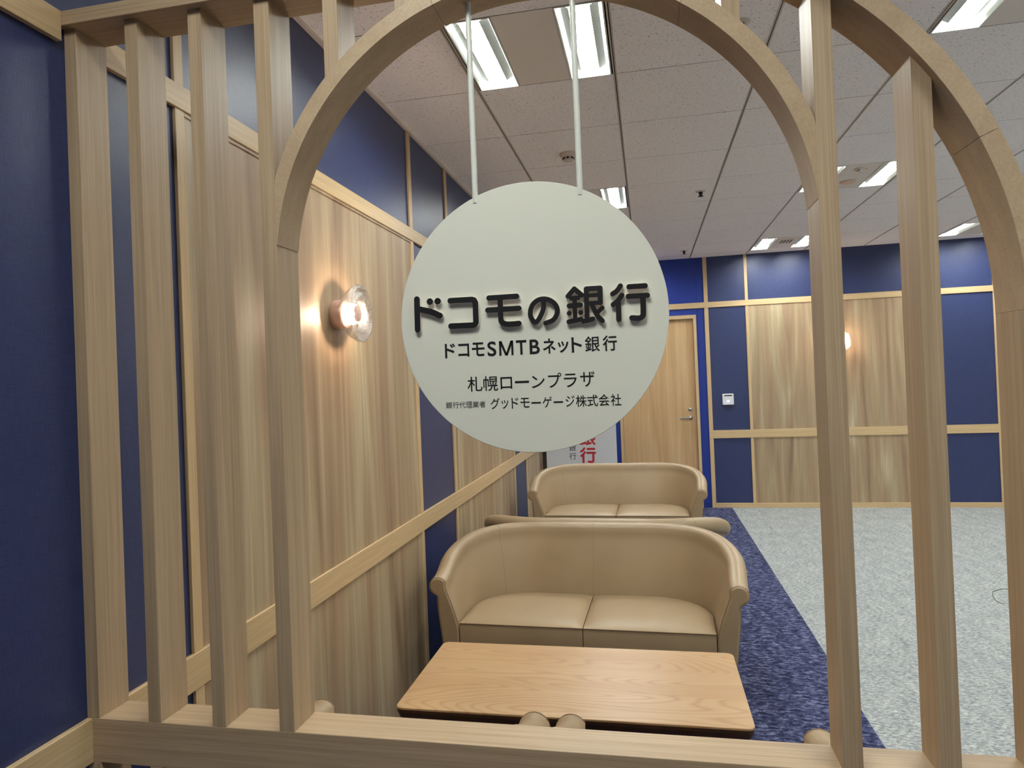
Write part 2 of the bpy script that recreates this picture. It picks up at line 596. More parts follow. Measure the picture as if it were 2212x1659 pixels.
# left wall: rails, battens, panels
R_T = 0.014
b = MB(); b.bbox(0, R_T, T + 0.001, YF, Z1B, Z1T, 0.0012); trim(b, M_TRIM_Y, 'pale wood lower rail running along the left wall behind the screen')
b = MB(); b.bbox(0, R_T, T + 0.001, YF, Z2B, Z2T, 0.0012); trim(b, M_TRIM_Y, 'pale wood upper rail running along the left wall behind the screen')
b = MB(); b.bbox(0, R_T, YB, 0.0, Z1B, Z1T, 0.0012); trim(b, M_TRIM_Y, 'pale wood lower rail on the blue wall in front of the screen')
b = MB(); b.bbox(0, R_T, YB, -0.0192, Z2B, Z2T, 0.0012); trim(b, M_TRIM_Y, 'pale wood upper rail on the blue wall in front of the screen')
names = ['nearest the screen', 'at the near side of the first blue strip', 'at the far side of the first blue strip', 'at the near side of the second blue strip', 'at the far side of the second blue strip']
for (y0, y1), nm in zip([(0.352, 0.390), (2.245, 2.292), (2.940, 2.985), (4.895, 4.940), (5.520, 5.565)], names):
    b = MB()
    b.bbox(0, 0.010, y0, y1, 0.0, Z1B, 0.001)
    b.bbox(0, 0.010, y0, y1, Z1T, Z2B, 0.001)
    b.bbox(0, 0.010, y0, y1, Z2T, ZC - 0.016, 0.001)
    trim(b, M_TRIM_Z, 'upright pale wood batten on the left wall, ' + nm)
for (y0, y1), nm in zip([(0.390, 2.245), (2.985, 4.895), (5.565, YF)], ['carrying the near sconce', 'in the middle of the left wall', 'at the far end of the left wall']):
    b = MB(); b.box(0, 0.005, y0, y1, Z1T, Z2B - 0.002); b.box(0, 0.009, y0 + 0.002, y1, Z2B - 0.012, Z2B)
    trim(b, M_PANEL, 'tall banded wood veneer panel ' + nm, 'wall panel')
    b = MB(); b.box(0, 0.005, y0, y1, 0.0, Z1B)
    trim(b, M_PANEL, 'low banded wood veneer panel under the rail, below the one ' + nm, 'wall panel')

# far wall
def yb(d):
    return YF - d
b = MB()
b.bbox(1.922, XR, yb(R_T), YF, Z1B, Z1T, 0.0012); trim(b, M_TRIM_X, 'pale wood lower rail along the far wall')
b = MB()
b.bbox(0, XR, yb(R_T), YF, Z2B, Z2T, 0.0012); trim(b, M_TRIM_X, 'pale wood upper rail along the far wall above the door')
for (x0, x1), nm in zip([(1.922, 1.968), (2.390, 2.424), (4.372, 4.406), (5.000, 5.034), (6.96, 7.0)],
                        ['beside the blue door recess', 'left of the far wood panel', 'right of the far wood panel', 'right of the wide far blue strip', 'far right of the far wall']):
    b = MB()
    b.bbox(x0, x1, yb(0.011), YF + (0.02 if x0 < 2 else 0), 0.0, Z1B, 0.001)
    b.bbox(x0, x1, yb(0.011), YF + (0.02 if x0 < 2 else 0), Z1T, Z2B, 0.001)
    b.bbox(x0, x1, yb(0.011), YF + (0.02 if x0 < 2 else 0), Z2T, ZC - 0.002, 0.001)
    trim(b, M_TRIM_Z, 'upright pale wood batten on the far wall, ' + nm)
for (x0, x1), nm in zip([(2.424, 4.372), (5.034, 6.96)], ['with the far sconce', 'at the right end']):
    b = MB(); b.box(x0, x1, yb(0.005), YF, Z1T, Z2B); trim(b, M_PANEL, 'tall banded veneer panel on the far wall ' + nm, 'wall panel')
    b = MB(); b.box(x0, x1, yb(0.005), YF, 0.056, Z1B); trim(b, M_PANEL, 'low banded veneer panel on the far wall, below the one ' + nm, 'wall panel')
b = MB(); b.bbox(1.968, XR, yb(0.012), YF, 0.0, 0.056, 0.001)
struct(b.build('baseboard_far', M_TRIM_X), 'pale wood baseboard along the far wall', 'baseboard')
b = MB(); b.bbox(1.824, 1.921, yb(0.008), YF + 0.006, 0.0, 0.07, 0.001)
struct(b.build('baseboard_recess', M_ROYAL_D), 'short dark blue baseboard between the door and the batten', 'baseboard')

# door in the far wall
door = thing('door_1', 'pale wood door with steel lever handle in the royal blue far wall', 'door', (1.35, YF, 0))
door['kind'] = 'structure'
def rel(b_, o):
    b_.v = [(x - o[0], y - o[1], z - o[2]) for x, y, z in b_.v]
    return b_
D0 = (1.35, YF, 0)
b = MB()
b.bbox(0.875, 0.911, YF - 0.018, YF + 0.09, 0, 2.316, 0.001)
b.bbox(1.787, 1.822, YF - 0.018, YF + 0.09, 0, 2.316, 0.001)
b.bbox(0.911, 1.787, YF - 0.018, YF + 0.09, 2.272, 2.316, 0.001)
rel(b, D0).build('door_frame', M_TRIM_Z, door)
b = MB(); b.bbox(0.915, 1.783, YF + 0.012, YF + 0.052, 0.006, 2.267, 0.001)
leaf = rel(b, D0).build('door_leaf', M_DOOR, door)
b = MB()
b.lathe([(0.0, 0), (0.026, 0), (0.026, 0.008), (0.011, 0.010), (0.011, 0.055), (0.0, 0.055)], (1.713, YF + 0.012, 1.082), (0, -1, 0), 24)
b.tube([(1.718, YF - 0.036, 1.082), (1.66, YF - 0.037, 1.081), (1.585, YF - 0.036, 1.079)], 0.0095, 12)
rel(b, D0).build('lever_handle', M_STEEL, leaf)
b = MB(); b.lathe([(0.0, 0.012), (0.020, 0.012), (0.024, 0.008), (0.024, 0.0)], (1.716, YF + 0.012, 1.181), (0, -1, 0), 24)
rel(b, D0).build('lock_cylinder', M_STEEL, leaf)

# ------------------------------------------------------------------ wooden arch screen
scr = thing('arch_screen', 'pale wood room divider with upright posts, two arches and a wide sill', 'room divider', (0.9, 0.04, 0))
O = (0.9, 0.04, 0)
SP = 0.1533
PWD = 0.0308
def post(x, z0, z1, w=PWD, part='post'):
    b_ = MB(); b_.bbox(x, x + w, 0.0, T, z0, z1, 0.0008)
    rel(b_, O).build(part, M_POST, scr)
b = MB(); b.bbox(0.0005, 1.862, 0.0, T, Z1B, Z1T, 0.001); rel(b, O).build('sill', M_BEAM, scr)
A2X, A2Z, A2I, A2O = 1.109, 1.704, 0.7225, 0.7545
BB = A2Z + A2I
b = MB(); b.bbox(0.0005, A2X, -0.0192, T, BB, Z2T, 0.001); rel(b, O).build('top_beam', M_BEAM, scr)
A1X, A1Z, A1I, A1O = 1.0115, 1.8665, 0.5185, 0.5490
def arc_z(cx, cz, r, x):
    return cz + math.sqrt(max(0.0, r * r - (x - cx) ** 2))
for i in (0, 1, 2, 3):
    post(i * SP + (0.0005 if i == 0 else 0), Z1T, BB, 0.0338 if i == 3 else PWD)
# posts standing on the back of the small arch
def stub(x, w=PWD):
    b_ = MB()
    pts = [(x + w * k / 8, arc_z(A1X, A1Z, A1O - 0.004, x + w * k / 8)) for k in range(9)]
    b_.column_xz(pts, [(p[0], BB) for p in pts], 0.0004, T - 0.0004)
    rel(b_, O).build('post', M_POST, scr)
for i in (4, 5, 8, 9):
    if i * SP + PWD < A1X + A1O - 0.01:
        x = i * SP
        top = BB if x < A2X else None
        if top:
            stub(x)
        else:
            b = MB()
            lo = [(x + PWD * k / 8, arc_z(A1X, A1Z, A1O - 0.004, x + PWD * k / 8)) for k in range(9)]
            hi = [(x + PWD * k / 8, arc_z(A2X, A2Z, A2I + 0.004, x + PWD * k / 8)) for k in range(9)]
            b.column_xz(lo, hi, 0.0004, T - 0.0004)
            rel(b, O).build('post', M_POST, scr)
def tall_post(x, w):
    b_ = MB()
    hi = [(x + w * k / 8, arc_z(A2X, A2Z, A2I + 0.003, x + w * k / 8)) for k in range(9)]
    b_.column_xz([(p[0], Z1T) for p in hi], hi, 0.0004, T - 0.0004)
    rel(b_, O).build('post', M_POST, scr)
tall_post(1.5282, 0.0325)
tall_post(1.6820, 0.0310)
def arch_segs(cx, cz, ri, ro, y0, y1, cuts, name, clip=None):
    b_ = MB()
    for a0, a1 in zip(cuts[:-1], cuts[1:]):
        a0 += 0.0 if a0 == cuts[0] else 0.0006
        a1 -= 0.0 if a1 == cuts[-1] else 0.0006
        n = max(4, int((a1 - a0) / 0.028))
        v, f = [], []
        for k in range(n + 1):
            a = a0 + (a1 - a0) * k / n
            for r, y in ((ri, y0), (ro, y0), (ro, y1), (ri, y1)):
                x = cx + r * math.cos(a)
                if clip:
                    x = min(max(x, clip[0]), clip[1])
                v.append((x, y, cz + r * math.sin(a)))
        for k in range(n):
            o4, p4 = k * 4, (k + 1) * 4
            f += [(o4, o4 + 1, p4 + 1, p4), (o4 + 2, o4 + 3, p4 + 3, p4 + 2)]
        b_.add(v, f, 0, False)
        g = []
        for k in range(n):
            o4, p4 = k * 4, (k + 1) * 4
            g += [(o4 + 1, o4 + 2, p4 + 2, p4 + 1), (o4 + 3, o4, p4, p4 + 3)]
        b_.add(v, g, 0, True)
        b_.add(v[:4], [(0, 3, 2, 1)]); b_.add(v[-4:], [(0, 1, 2, 3)])
    return rel(b_, O).build(name, M_ARCH, scr)
x4r = 3 * SP + 0.0338
arch_segs(A1X, A1Z, A1I, A1O, 0.0, T, [0.095, 0.96, 1.90, PI - 0.095], 'small_arch', (x4r - 0.0003, 1.5285))
arch_segs(A2X, A2Z, A2I, A2O, -0.0192, T, [0.0, 0.405, 1.04, PI / 2], 'large_arch')
b = MB(); b.bbox(A2X + A2I, A2X + A2O, -0.0192, T, 0.0, A2Z, 0.0008); rel(b, O).build('end_post', M_POST, scr)
for i in range(0, 12):
    if i * SP < 1.8:
        post(i * SP + (0.0005 if i == 0 else 0), 0.0, Z1B, part='lower_post')

# ------------------------------------------------------------------ hanging round sign
SX, SZ, SYF, SYB = 1.005, 1.742, 0.0400, 0.0480
sign = thing('hanging_sign', 'round white sign with black Japanese lettering hanging from the small arch', 'sign', (SX, 0.044, SZ))
b = MB()
N = 128
R = 0.264
ring = lambda r, y: [(r * math.cos(2 * PI * k / N), y, r * math.sin(2 * PI * k / N)) for k in range(N)]
yy0, yy1 = SYF - 0.044, SYB - 0.044
v = ring(R - 0.0008, yy0) + ring(R, yy0 + 0.0008) + ring(R, yy1 - 0.0008) + ring(R - 0.0008, yy1)
b.add(v, [tuple(range(N))], 0)
b.add(v, [tuple(range(3 * N, 4 * N))[::-1]], 0)
for q in range(3):
    b.add(v, [(q * N + k, (q + 1) * N + k, (q + 1) * N + (k + 1) % N, q * N + (k + 1) % N) for k in range(N)], 0, True)
b.build('disc', M_SIGN, sign)
for x in (-0.1010, 0.1065):
    zt = arc_z(A1X, A1Z, A1I, SX + x) - SZ
    zb = math.sqrt(R * R - x * x)
    b = MB(); b.tube([(x, 0, zb - 0.012), (x, 0, zt + 0.0003)], 0.0058, 16)
    b.build('rod', M_ROD, sign)

STROKES = {
'ド': [(6.0, [(-226.6, 48.0), (-227.4, -13.1)]), (5.9, [(-223.3, 27.8), (-197.9, 21.0), (-179.9, 12.4)]), (6.7, [(-199.7, 41.6)]), (6.7, [(-183.5, 41.4)])],
'コ': [(5.7, [(-157.4, 40.6), (-113.3, 40.3), (-108.6, 38.6), (-106.4, 34.1), (-106.6, -5.1), (-108.8, -9.1), (-113.0, -10.3), (-158.0, -9.8)])],
'モ': [(5.3, [(-78.6, 41.1), (-23.4, 41.1)]), (5.3, [(-81.9, 17.5), (-19.8, 17.5)]), (5.4, [(-56.1, 40.1), (-56.3, 0.1), (-53.9, -7.8), (-46.5, -11.7), (-36.0, -12.5), (-20.9, -12.0)])],
'の': [(4.8, [(29.7, 29.8), (28.4, 14.3), (22.7, 1.1), (16.6, -8.5), (11.7, -11.4), (6.3, -7.0), (2.7, 0.6), (2.3, 6.8), (3.8, 14.7), (8.7, 24.0), (18.2, 30.8), (30.2, 32.6), (42.0, 29.0), (51.3, 20.6), (55.3, 9.3), (52.3, -1.8), (45.0, -9.9), (31.7, -14.3)])],
'銀': [(4.7, [(76.4, 34.8), (89.2, 48.2), (103.3, 35.0)]), (4.3, [(82.7, 30.4), (96.1, 30.4)]), (4.2, [(89.2, 30.8), (88.6, -11.7)]), (4.9, [(78.2, 16.2), (99.8, 16.2)]), (4.8, [(77.6, 2.1)]), (4.8, [(100.0, 2.0)]), (4.7, [(76.4, -14.1), (86.6, -12.9), (99.5, -10.7)]), (4.9, [(112.0, 46.4), (111.2, -14.0)]), (4.9, [(112.2, 46.4), (138.0, 46.4)]), (4.8, [(138.0, 46.2), (137.6, 18.5)]), (3.9, [(111.9, 33.4), (137.8, 33.4)]), (4.3, [(111.8, 18.6), (137.6, 18.6)]), (4.7, [(104.3, -15.0), (113.3, -13.5), (122.0, -11.3)]), (4.6, [(122.2, 15.4), (126.7, 2.9), (132.3, -7.5), (140.0, -15.7)]), (4.2, [(140.7, 8.7), (131.0, 0.2)])],
'行': [(4.8, [(176.2, 48.0), (169.9, 39.6), (161.2, 33.8)]), (4.8, [(178.3, 30.2), (170.8, 20.7), (161.4, 13.6)]), (5.0, [(171.2, 17.9), (170.8, -15.2)]), (5.0, [(192.2, 45.3), (221.8, 45.3)]), (5.0, [(189.8, 27.1), (225.1, 27.1)]), (5.2, [(217.0, 25.0), (216.3, -5.7), (213.9, -12.2), (208.4, -14.7), (195.3, -13.5)])],
}
def smooth_pts(p, steps=5):
    """Catmull-Rom through the points (only for paths of five points or more)."""
    if len(p) < 3:
        return p
    out = []
    q = [p[0]] + p + [p[-1]]
    for i in range(1, len(q) - 2):
        for s in range(steps):
            t = s / steps
            r_ = []
            for d in (0, 1):
                a, b_, c, e = q[i - 1][d], q[i][d], q[i + 1][d], q[i + 2][d]
                r_.append(0.5 * (2 * b_ + (c - a) * t + (2 * a - 5 * b_ + 4 * c - e) * t * t + (3 * b_ - a - 3 * c + e) * t ** 3))
            out.append(tuple(r_))
    out.append(p[-1])
    return out
def capsule(p, q, r, n=14):
    a = math.atan2(q[1] - p[1], q[0] - p[0])
    out = [(q[0] + r * math.cos(a - PI / 2 + PI * k / n), q[1] + r * math.sin(a - PI / 2 + PI * k / n)) for k in range(n + 1)]
    out += [(p[0] + r * math.cos(a + PI / 2 + PI * k / n), p[1] + r * math.sin(a + PI / 2 + PI * k / n)) for k in range(n + 1)]
    return out
def stroke_mesh(ch, k, dx, dz, y0, y1, nosmooth=('コ', '銀')):
    b_ = MB()
    eps = 0.0
    for hw, pts in STROKES[ch]:
        if len(pts) == 1:
            pl = [(pts[0][0] + hw * math.cos(2 * PI * i / 24), pts[0][1] + hw * math.sin(2 * PI * i / 24)) for i in range(24)]
            b_.prism_xz([(x * k + dx, z * k + dz) for x, z in pl], y0 - eps, y1, 0, 1)
            eps += 0.00001
            continue
        pp = pts if ch in nosmooth else smooth_pts(pts)
        for a, c in zip(pp[:-1], pp[1:]):
            if math.hypot(a[0] - c[0], a[1] - c[1]) < 1e-4:
                continue
            b_.prism_xz([(x * k + dx, z * k + dz) for x, z in capsule(a, c, hw)], y0 - eps, y1, 0, 1)
            eps += 0.000004
    return b_
for ch in STROKES:
    stroke_mesh(ch, 0.001, 0.0, 0.0, -0.0120, yy0).build('raised_letter', [M_BLACK, M_LSIDE], sign)

LINES = [
 ('bank_name_lettering', 0.018, [('ド', -174.8, -153.0, -72.7, -43.6), ('コ', -147.1, -124.4, -71.3, -45.2), ('モ', -119.0, -93.2, -71.5, -44.2), ('S', -87.3, -69.6, -72.9, -43.8), ('M', -63.7, -35.2, -72.6, -44.1), ('T', -29.9, -9.0, -72.6, -44.1), ('B', -2.9, 17.0, -72.6, -44.1), ('ネ', 23.1, 47.9, -72.8, -43.6), ('ッ', 52.1, 73.0, -72.4, -50.4), ('ト', 78.6, 98.8, -73.1, -43.8), ('銀', 104.4, 132.8, -73.4, -43.5), ('行', 138.2, 165.1, -73.2, -43.6)]),
 ('branch_name_lettering', 0.006, [('札', -130.7, -100.6, -141.1, -111.5), ('幌', -98.4, -69.1, -141.0, -111.6), ('ロ', -63.8, -40.4, -138.3, -114.9), ('ー', -34.7, -6.9, -128.1, -123.5), ('ン', -1.7, 24.0, -138.7, -114.8), ('プ', 30.7, 56.6, -139.2, -110.7), ('ラ', 61.4, 86.3, -139.5, -113.3), ('ザ', 92.8, 120.4, -139.7, -110.4)]),
 ('agency_type_lettering', 0.0, [('銀', -177.0, -164.1, -173.0, -160.4), ('行', -162.8, -150.1, -172.9, -160.5), ('代', -149.0, -136.2, -173.0, -160.6), ('理', -135.3, -122.7, -173.1, -160.4), ('業', -121.6, -109.2, -173.0, -160.5), ('者', -108.1, -95.5, -173.0, -160.4)]),
 ('company_name_lettering', 0.006, [('グ', -85.4, -66.8, -177.0, -155.5), ('ッ', -63.4, -49.3, -176.8, -160.1), ('ド', -43.1, -29.4, -177.3, -156.3), ('モ', -25.6, -7.3, -176.0, -157.0), ('ー', -3.8, 14.8, -169.0, -165.6), ('ゲ', 18.2, 36.7, -177.0, -155.9), ('ー', 39.8, 58.0, -169.0, -165.6), ('ジ', 63.2, 80.5, -176.9, -155.5), ('株', 82.7, 103.7, -178.0, -155.4), ('式', 104.5, 124.9, -177.8, -155.3), ('会', 126.3, 147.0, -177.8, -155.1), ('社', 149.0, 169.0, -178.0, -155.5)]),
]
def glyph(ch, offset):
    if ch == 'M':                       # heavy M with square ends
        w = 0.15
        q = [[(0, 0), (w, 0), (w, 1), (0, 1)], [(1 - w, 0), (1, 0), (1, 1), (1 - w, 1)],
             [(0.0, 1), (w * 1.25, 1), (0.5 + w * 0.55, 0.0), (0.5 - w * 0.55, 0.0)],
             [(1 - w * 1.25, 1), (1, 1), (0.5 + w * 0.55, 0.0), (0.5 - w * 0.55, 0.0)]]
        V = [(x, y, 0) for p in q for x, y in p]
        return V, [(0, 1, 2, 3), (4, 5, 6, 7), (8, 11, 10, 9), (12, 15, 14, 13)]
    c = bpy.data.curves.new('glyph', 'FONT')
    c.body = ch
    c.size = 1.0
    c.offset = offset
    c.resolution_u = 6
    o = bpy.data.objects.new('glyph', c)
    C.objects.link(o)
    dg = bpy.context.evaluated_depsgraph_get()
    me = bpy.data.meshes.new_from_object(o.evaluated_get(dg))
    V = [tuple(q.co) for q in me.vertices]
    F = [tuple(p.vertices) for p in me.polygons]
    bpy.data.objects.remove(o)
    bpy.data.curves.remove(c)
    bpy.data.meshes.remove(me)
    return V, F
def fit_glyph(mb, ch, u0, u1, v0, v1, y, offset, mi=0):
    V, F = glyph(ch, offset)
    xs = [p[0] for p in V]; ys = [p[1] for p in V]
    ax, bx, ay, by = min(xs), max(xs), min(ys), max(ys)
    P = [((u0 + (p[0] - ax) / (bx - ax) * (u1 - u0)), y, (v0 + (p[1] - ay) / (by - ay) * (v1 - v0))) for p in V]
    mb.add(P, F, mi)
for nm, off, chars in LINES:
    b = MB()
    for ch, u0, u1, v0, v1 in chars:
        fit_glyph(b, ch, u0 / 1000, u1 / 1000, v0 / 1000, v1 / 1000, yy0 - 0.0004, min(off, 0.009) if ch in '銀幌株業' else off)
    b.build(nm, M_BLACK, sign)

# ------------------------------------------------------------------ banner board at the far end
BX0, BX1, BY, BH = 0.068, 0.858, 6.5, 1.62
ban = thing('banner_board', 'white upright banner board with red and black characters behind the far sofa', 'banner', ((BX0 + BX1) / 2, BY, 0))
OB = ((BX0 + BX1) / 2, BY, 0)
b = MB(); b.bbox(BX0, BX1, BY, BY + 0.02, 0.06, BH, 0.001); rel(b, OB).build('panel', M_BANNER, ban)
b = MB(); b.bbox(0.022, BX0 - 0.001, BY + 0.002, BY + 0.03, 0.03, BH, 0.002); rel(b, OB).build('side_bar', M_DARKBAR, ban)  # dark upright bar along the left edge of the panel
b = MB(); b.bbox(0.03, BX1, BY - 0.12, BY + 0.16, 0.0, 0.06, 0.004); rel(b, OB).build('base', M_DARKBAR, ban)
kk = 0.170 / 0.0675 * 0.001
def banner_chars(name, mat, x, zc1, zc2, size, bold):
    b_ = MB()
    if bold:
        for ch, cxx, zc in (('銀', 108.5, zc1), ('行', 193.0, zc2)):
            mbx = stroke_mesh(ch, size / 70.0, x - cxx * size / 70.0, zc - 16.0 * size / 70.0, BY - 0.0012, BY - 0.0002)
            b_.add(mbx.v, mbx.f, 0)
    else:
        for ch, zc in (('銀', zc1), ('行', zc2)):
            fit_glyph(b_, ch, x - size / 2, x + size / 2, zc - size / 2, zc + size / 2, BY - 0.0008, 0.004)
    rel(b_, OB).build(name, mat, ban)
banner_chars('red_lettering', M_RED, 0.538, 0.945, 0.742, 0.170, True)
banner_chars('black_lettering', M_BLACK, 0.366, 0.832, 0.735, 0.078, False)

# ------------------------------------------------------------------ seating
def smoothstep(t):
    t = max(0.0, min(1.0, t))
    return t * t * (3 - 2 * t)
def inner_path(hw, ybk, r, nst, narc, nback):
    P = []
    for k in range(nst):
        P.append(((-hw, (ybk - r) * k / nst), (-1.0, 0.0)))
    for k in range(narc):
        a = PI - (PI / 2) * k / narc
        P.append(((-hw + r + r * math.cos(a), ybk - r + r * math.sin(a)), (math.cos(a), math.sin(a))))
    for k in range(nback + 1):
        P.append(((-(hw - r) + 2 * (hw - r) * k / nback, ybk), (0.0, 1.0)))
    for k in range(1, narc + 1):
        a = PI / 2 - (PI / 2) * k / narc
        P.append(((hw - r + r * math.cos(a), ybk - r + r * math.sin(a)), (math.cos(a), math.sin(a))))
    for k in range(1, nst + 1):
        P.append(((hw, (ybk - r) * (1 - k / nst)), (1.0, 0.0)))
    return P
def shell_profile(H, lean):
    zs = 0.42
    out = []
    n = 9
    for k in range(4):
        out.append((0.0, 0.27 + (zs - 0.27) * k / 4))
    ztop = H - 0.052
    for k in range(n + 1):
        t = k / n
        out.append((lean * t ** 1.35, zs + (ztop - zs) * t))
    rr = 0.046
    cx, cz = lean + 0.038, H - rr
    for k in range(1, 13):
        a = math.radians(170 - 250 * k / 12)
        out.append((cx + rr * math.cos(a), cz + rr * math.sin(a)))
    lz = out[-1][1]
    for k in range(1, 9):
        t = k / 8
        out.append((lean * (1 - t) ** 1.1 * 0.72 + 0.062 + 0.006 * (1 - t), lz - 0.008 - (lz - 0.008 - 0.10) * t))
    out.append((0.02, 0.10))
    return out
def make_seat(name, label, cat, hw, ybk, r, hf, hb, lean_arm, lean_back, halves, group):
    root = thing(name, label, cat, (0, 0, 0), 0, group)
    P = inner_path(hw, ybk, r, 8, 14, 20)
    b_ = MB()
    rings = []
    def ring_at(p, n, shrink=0.0, dy=0.0):
        t = smoothstep(p[1] / ybk)
        H = hf + (hb - hf) * t
        ln = lean_arm + (lean_back - lean_arm) * t
        pr = shell_profile(H, ln)
        if shrink:
            mo = sum(q[0] for q in pr) / len(pr); 
            res = []
            for k, q in enumerate(pr):
                a = pr[k - 1]; c = pr[(k + 1) % len(pr)]
                tx, tz = c[0] - a[0], c[1] - a[1]
                l = math.hypot(tx, tz) or 1
                res.append((q[0] - shrink * (-tz / l), q[1] - shrink * (tx / l)))
            pr = res
        return [(p[0] + n[0] * o, p[1] + n[1] * o + dy, z) for o, z in pr]
    p0, n0 = P[0]; p1, n1 = P[-1]
    seq = [ring_at(p0, n0, 0.011, -0.012), ring_at(p0, n0, 0.004, -0.009)]
    seq += [ring_at(p, n) for p, n in P]
    seq += [ring_at(p1, n1, 0.004, -0.009), ring_at(p1, n1, 0.011, -0.012)]
    m = len(seq[0])
    v = [q for s in seq for q in s]
    f = []
    for i in range(len(seq) - 1):
        for k in range(m):
            k2 = (k + 1) % m
            f.append((i * m + k, (i + 1) * m + k, (i + 1) * m + k2, i * m + k2))
    b_.add(v, f, 0, True)
    b_.add(seq[0], [tuple(range(m))], 0)
    b_.add(seq[-1], [tuple(range(m))[::-1]], 0)
    shell = b_.build('backrest', M_LEATHER, root)
    # stitched seams on the backrest and piping round the arm fronts
    if halves == 2:
        for ix in (len(P) // 2, 8 + 9):
            p, n = P[ix]
            q = MB(); q.tube(ring_at(p, n)[4:26], 0.0008, 6); q.build('seam', M_SEAM, shell)
    for p, n in (P[0], P[-1]):
        q = MB(); q.tube(ring_at(p, n, 0.002, -0.007)[3:-1], 0.0018, 6); q.build('arm_piping', M_SEAM, shell)
    # seat cushions
    def yback(x):
        ax = abs(x)
        if ax <= hw - r:
            return ybk
        return ybk - r + math.sqrt(max(0.0, r * r - (ax - (hw - r)) ** 2))
    def cushion(xa, xb):
        c_ = MB()
        nu, nv = 26, 22
        top = {}
        v_, f_ = [], []
        for iu in range(nu + 1):
            u = iu / nu
            ue = 0.5 - 0.5 * math.cos(PI * u)
            x = xa + (xb - xa) * ue
            yb_ = yback(x) - 0.004
            for iv in range(nv + 1):
                w_ = iv / nv
                we = 0.5 - 0.5 * math.cos(PI * w_)
                y = -0.004 + (yb_ + 0.004) * we
                d = min((x - xa), (xb - x))
                df = y + 0.004
                dbk = yb_ - y
                z = 0.452 + 0.022 * (1 - math.exp(-d / 0.022)) * (1 - math.exp(-df / 0.05)) * (1 - math.exp(-dbk / 0.03))
                z += 0.010 * math.sin(PI * ue) * math.sin(PI * we)
                top[(iu, iv)] = len(v_)
                v_.append((x, y, z))
        for iu in range(nu):
            for iv in range(nv):
                f_.append((top[(iu, iv)], top[(iu + 1, iv)], top[(iu + 1, iv + 1)], top[(iu, iv + 1)]))
        c_.add(v_, f_, 0, True)
        loop = [top[(k, 0)] for k in range(nu + 1)] + [top[(nu, k)] for k in range(1, nv + 1)] + [top[(k, nv)] for k in range(nu - 1, -1, -1)] + [top[(0, k)] for k in range(nv - 1, 0, -1)]
        rows = []
        for zz, sh in ((None, 0.0), (0.43, 0.004), (0.36, 0.006), (0.27, 0.0)):
            row = []
            for ix in loop:
                x, y, z = v_[ix]
                yy = y - (sh if y < 0.01 else 0.0)
                row.append((x, yy, z if zz is None else zz))
            rows.append(row)
        nl = len(loop)
        sv = [q for rr in rows for q in rr]
        sf = []
        for i in range(len(rows) - 1):
            for k in range(nl):
                k2 = (k + 1) % nl
                sf.append((i * nl + k2, i * nl + k, (i + 1) * nl + k, (i + 1) * nl + k2))
        c_.add(sv, sf, 0, True)
        o_ = c_.build('seat_cushion', M_LEATHER, root)
        pp = MB()
        pts = [v_[top[(k, 0)]] for k in range(nu + 1)]
        pp.tube([(x, y - 0.002, z - 0.001) for x, y, z in pts], 0.0026, 6)
        pp.build('piping', M_SEAM, o_)
    if halves == 2:
        cushion(-hw + 0.003, -0.002)
        cushion(0.002, hw - 0.003)
    else:
        cushion(-hw + 0.003, hw - 0.003)
    b_ = MB(); b_.bbox(-hw - 0.005, hw + 0.005, 0.004, ybk - r * 0.3, 0.10, 0.275, 0.006); b_.build('base', M_LEATHER, root)
    for sx in (-1, 1):
        for fy in (0.04, ybk - 0.06):
            q = MB(); q.tube([(sx * (hw - 0.06 if fy > 0.1 else hw - 0.01), fy, 0.0), (sx * (hw - 0.06 if fy > 0.1 else hw - 0.01), fy, 0.105)], 0.02, 14, radii=[0.016, 0.022])
            q.build('foot', M_FOOT, root)
    return root

SOFA_GROUP = 'tan leather two seat sofas along the left wall'
sofa = make_seat('tub_sofa', 'tan leather two seat tub sofa facing the near table, closest to the screen', 'sofa', 0.600, 0.49, 0.29, 0.672, 0.815, 0.062, 0.090, 2, SOFA_GROUP)
sofa.location = (0.882, 1.942, 0); sofa.rotation_euler = (0, 0, math.radians(-1.6))
s2 = copy_tree(sofa)
s2.location = (0.928, 3.29, 0); s2.rotation_euler = (0, 0, PI - math.radians(2.6))
s2['label'] = 'tan sofa seen from behind, back to back with the nearest sofa'
s3 = copy_tree(sofa)
s3.location = (0.920, 4.565, 0); s3.rotation_euler = (0, 0, math.radians(-0.8))
s3['label'] = 'farthest tan two seat tub sofa, in front of the white banner board'
CH_GROUP = 'tan tub armchairs tucked behind the screen sill'
ch1 = make_seat('tub_armchair', 'left tan tub armchair behind the sill, only its arm tops showing', 'armchair', 0.212, 0.40, 0.17, 0.668, 0.80, 0.078, 0.085, 1, CH_GROUP)
ch1.location = (0.540, 0.665, 0); ch1.rotation_euler = (0, 0, PI)
ch2 = copy_tree(ch1)
ch2.location = (1.302, 0.665, 0)
ch2['label'] = 'right tan tub armchair behind the sill, its right arm beside the navy carpet'

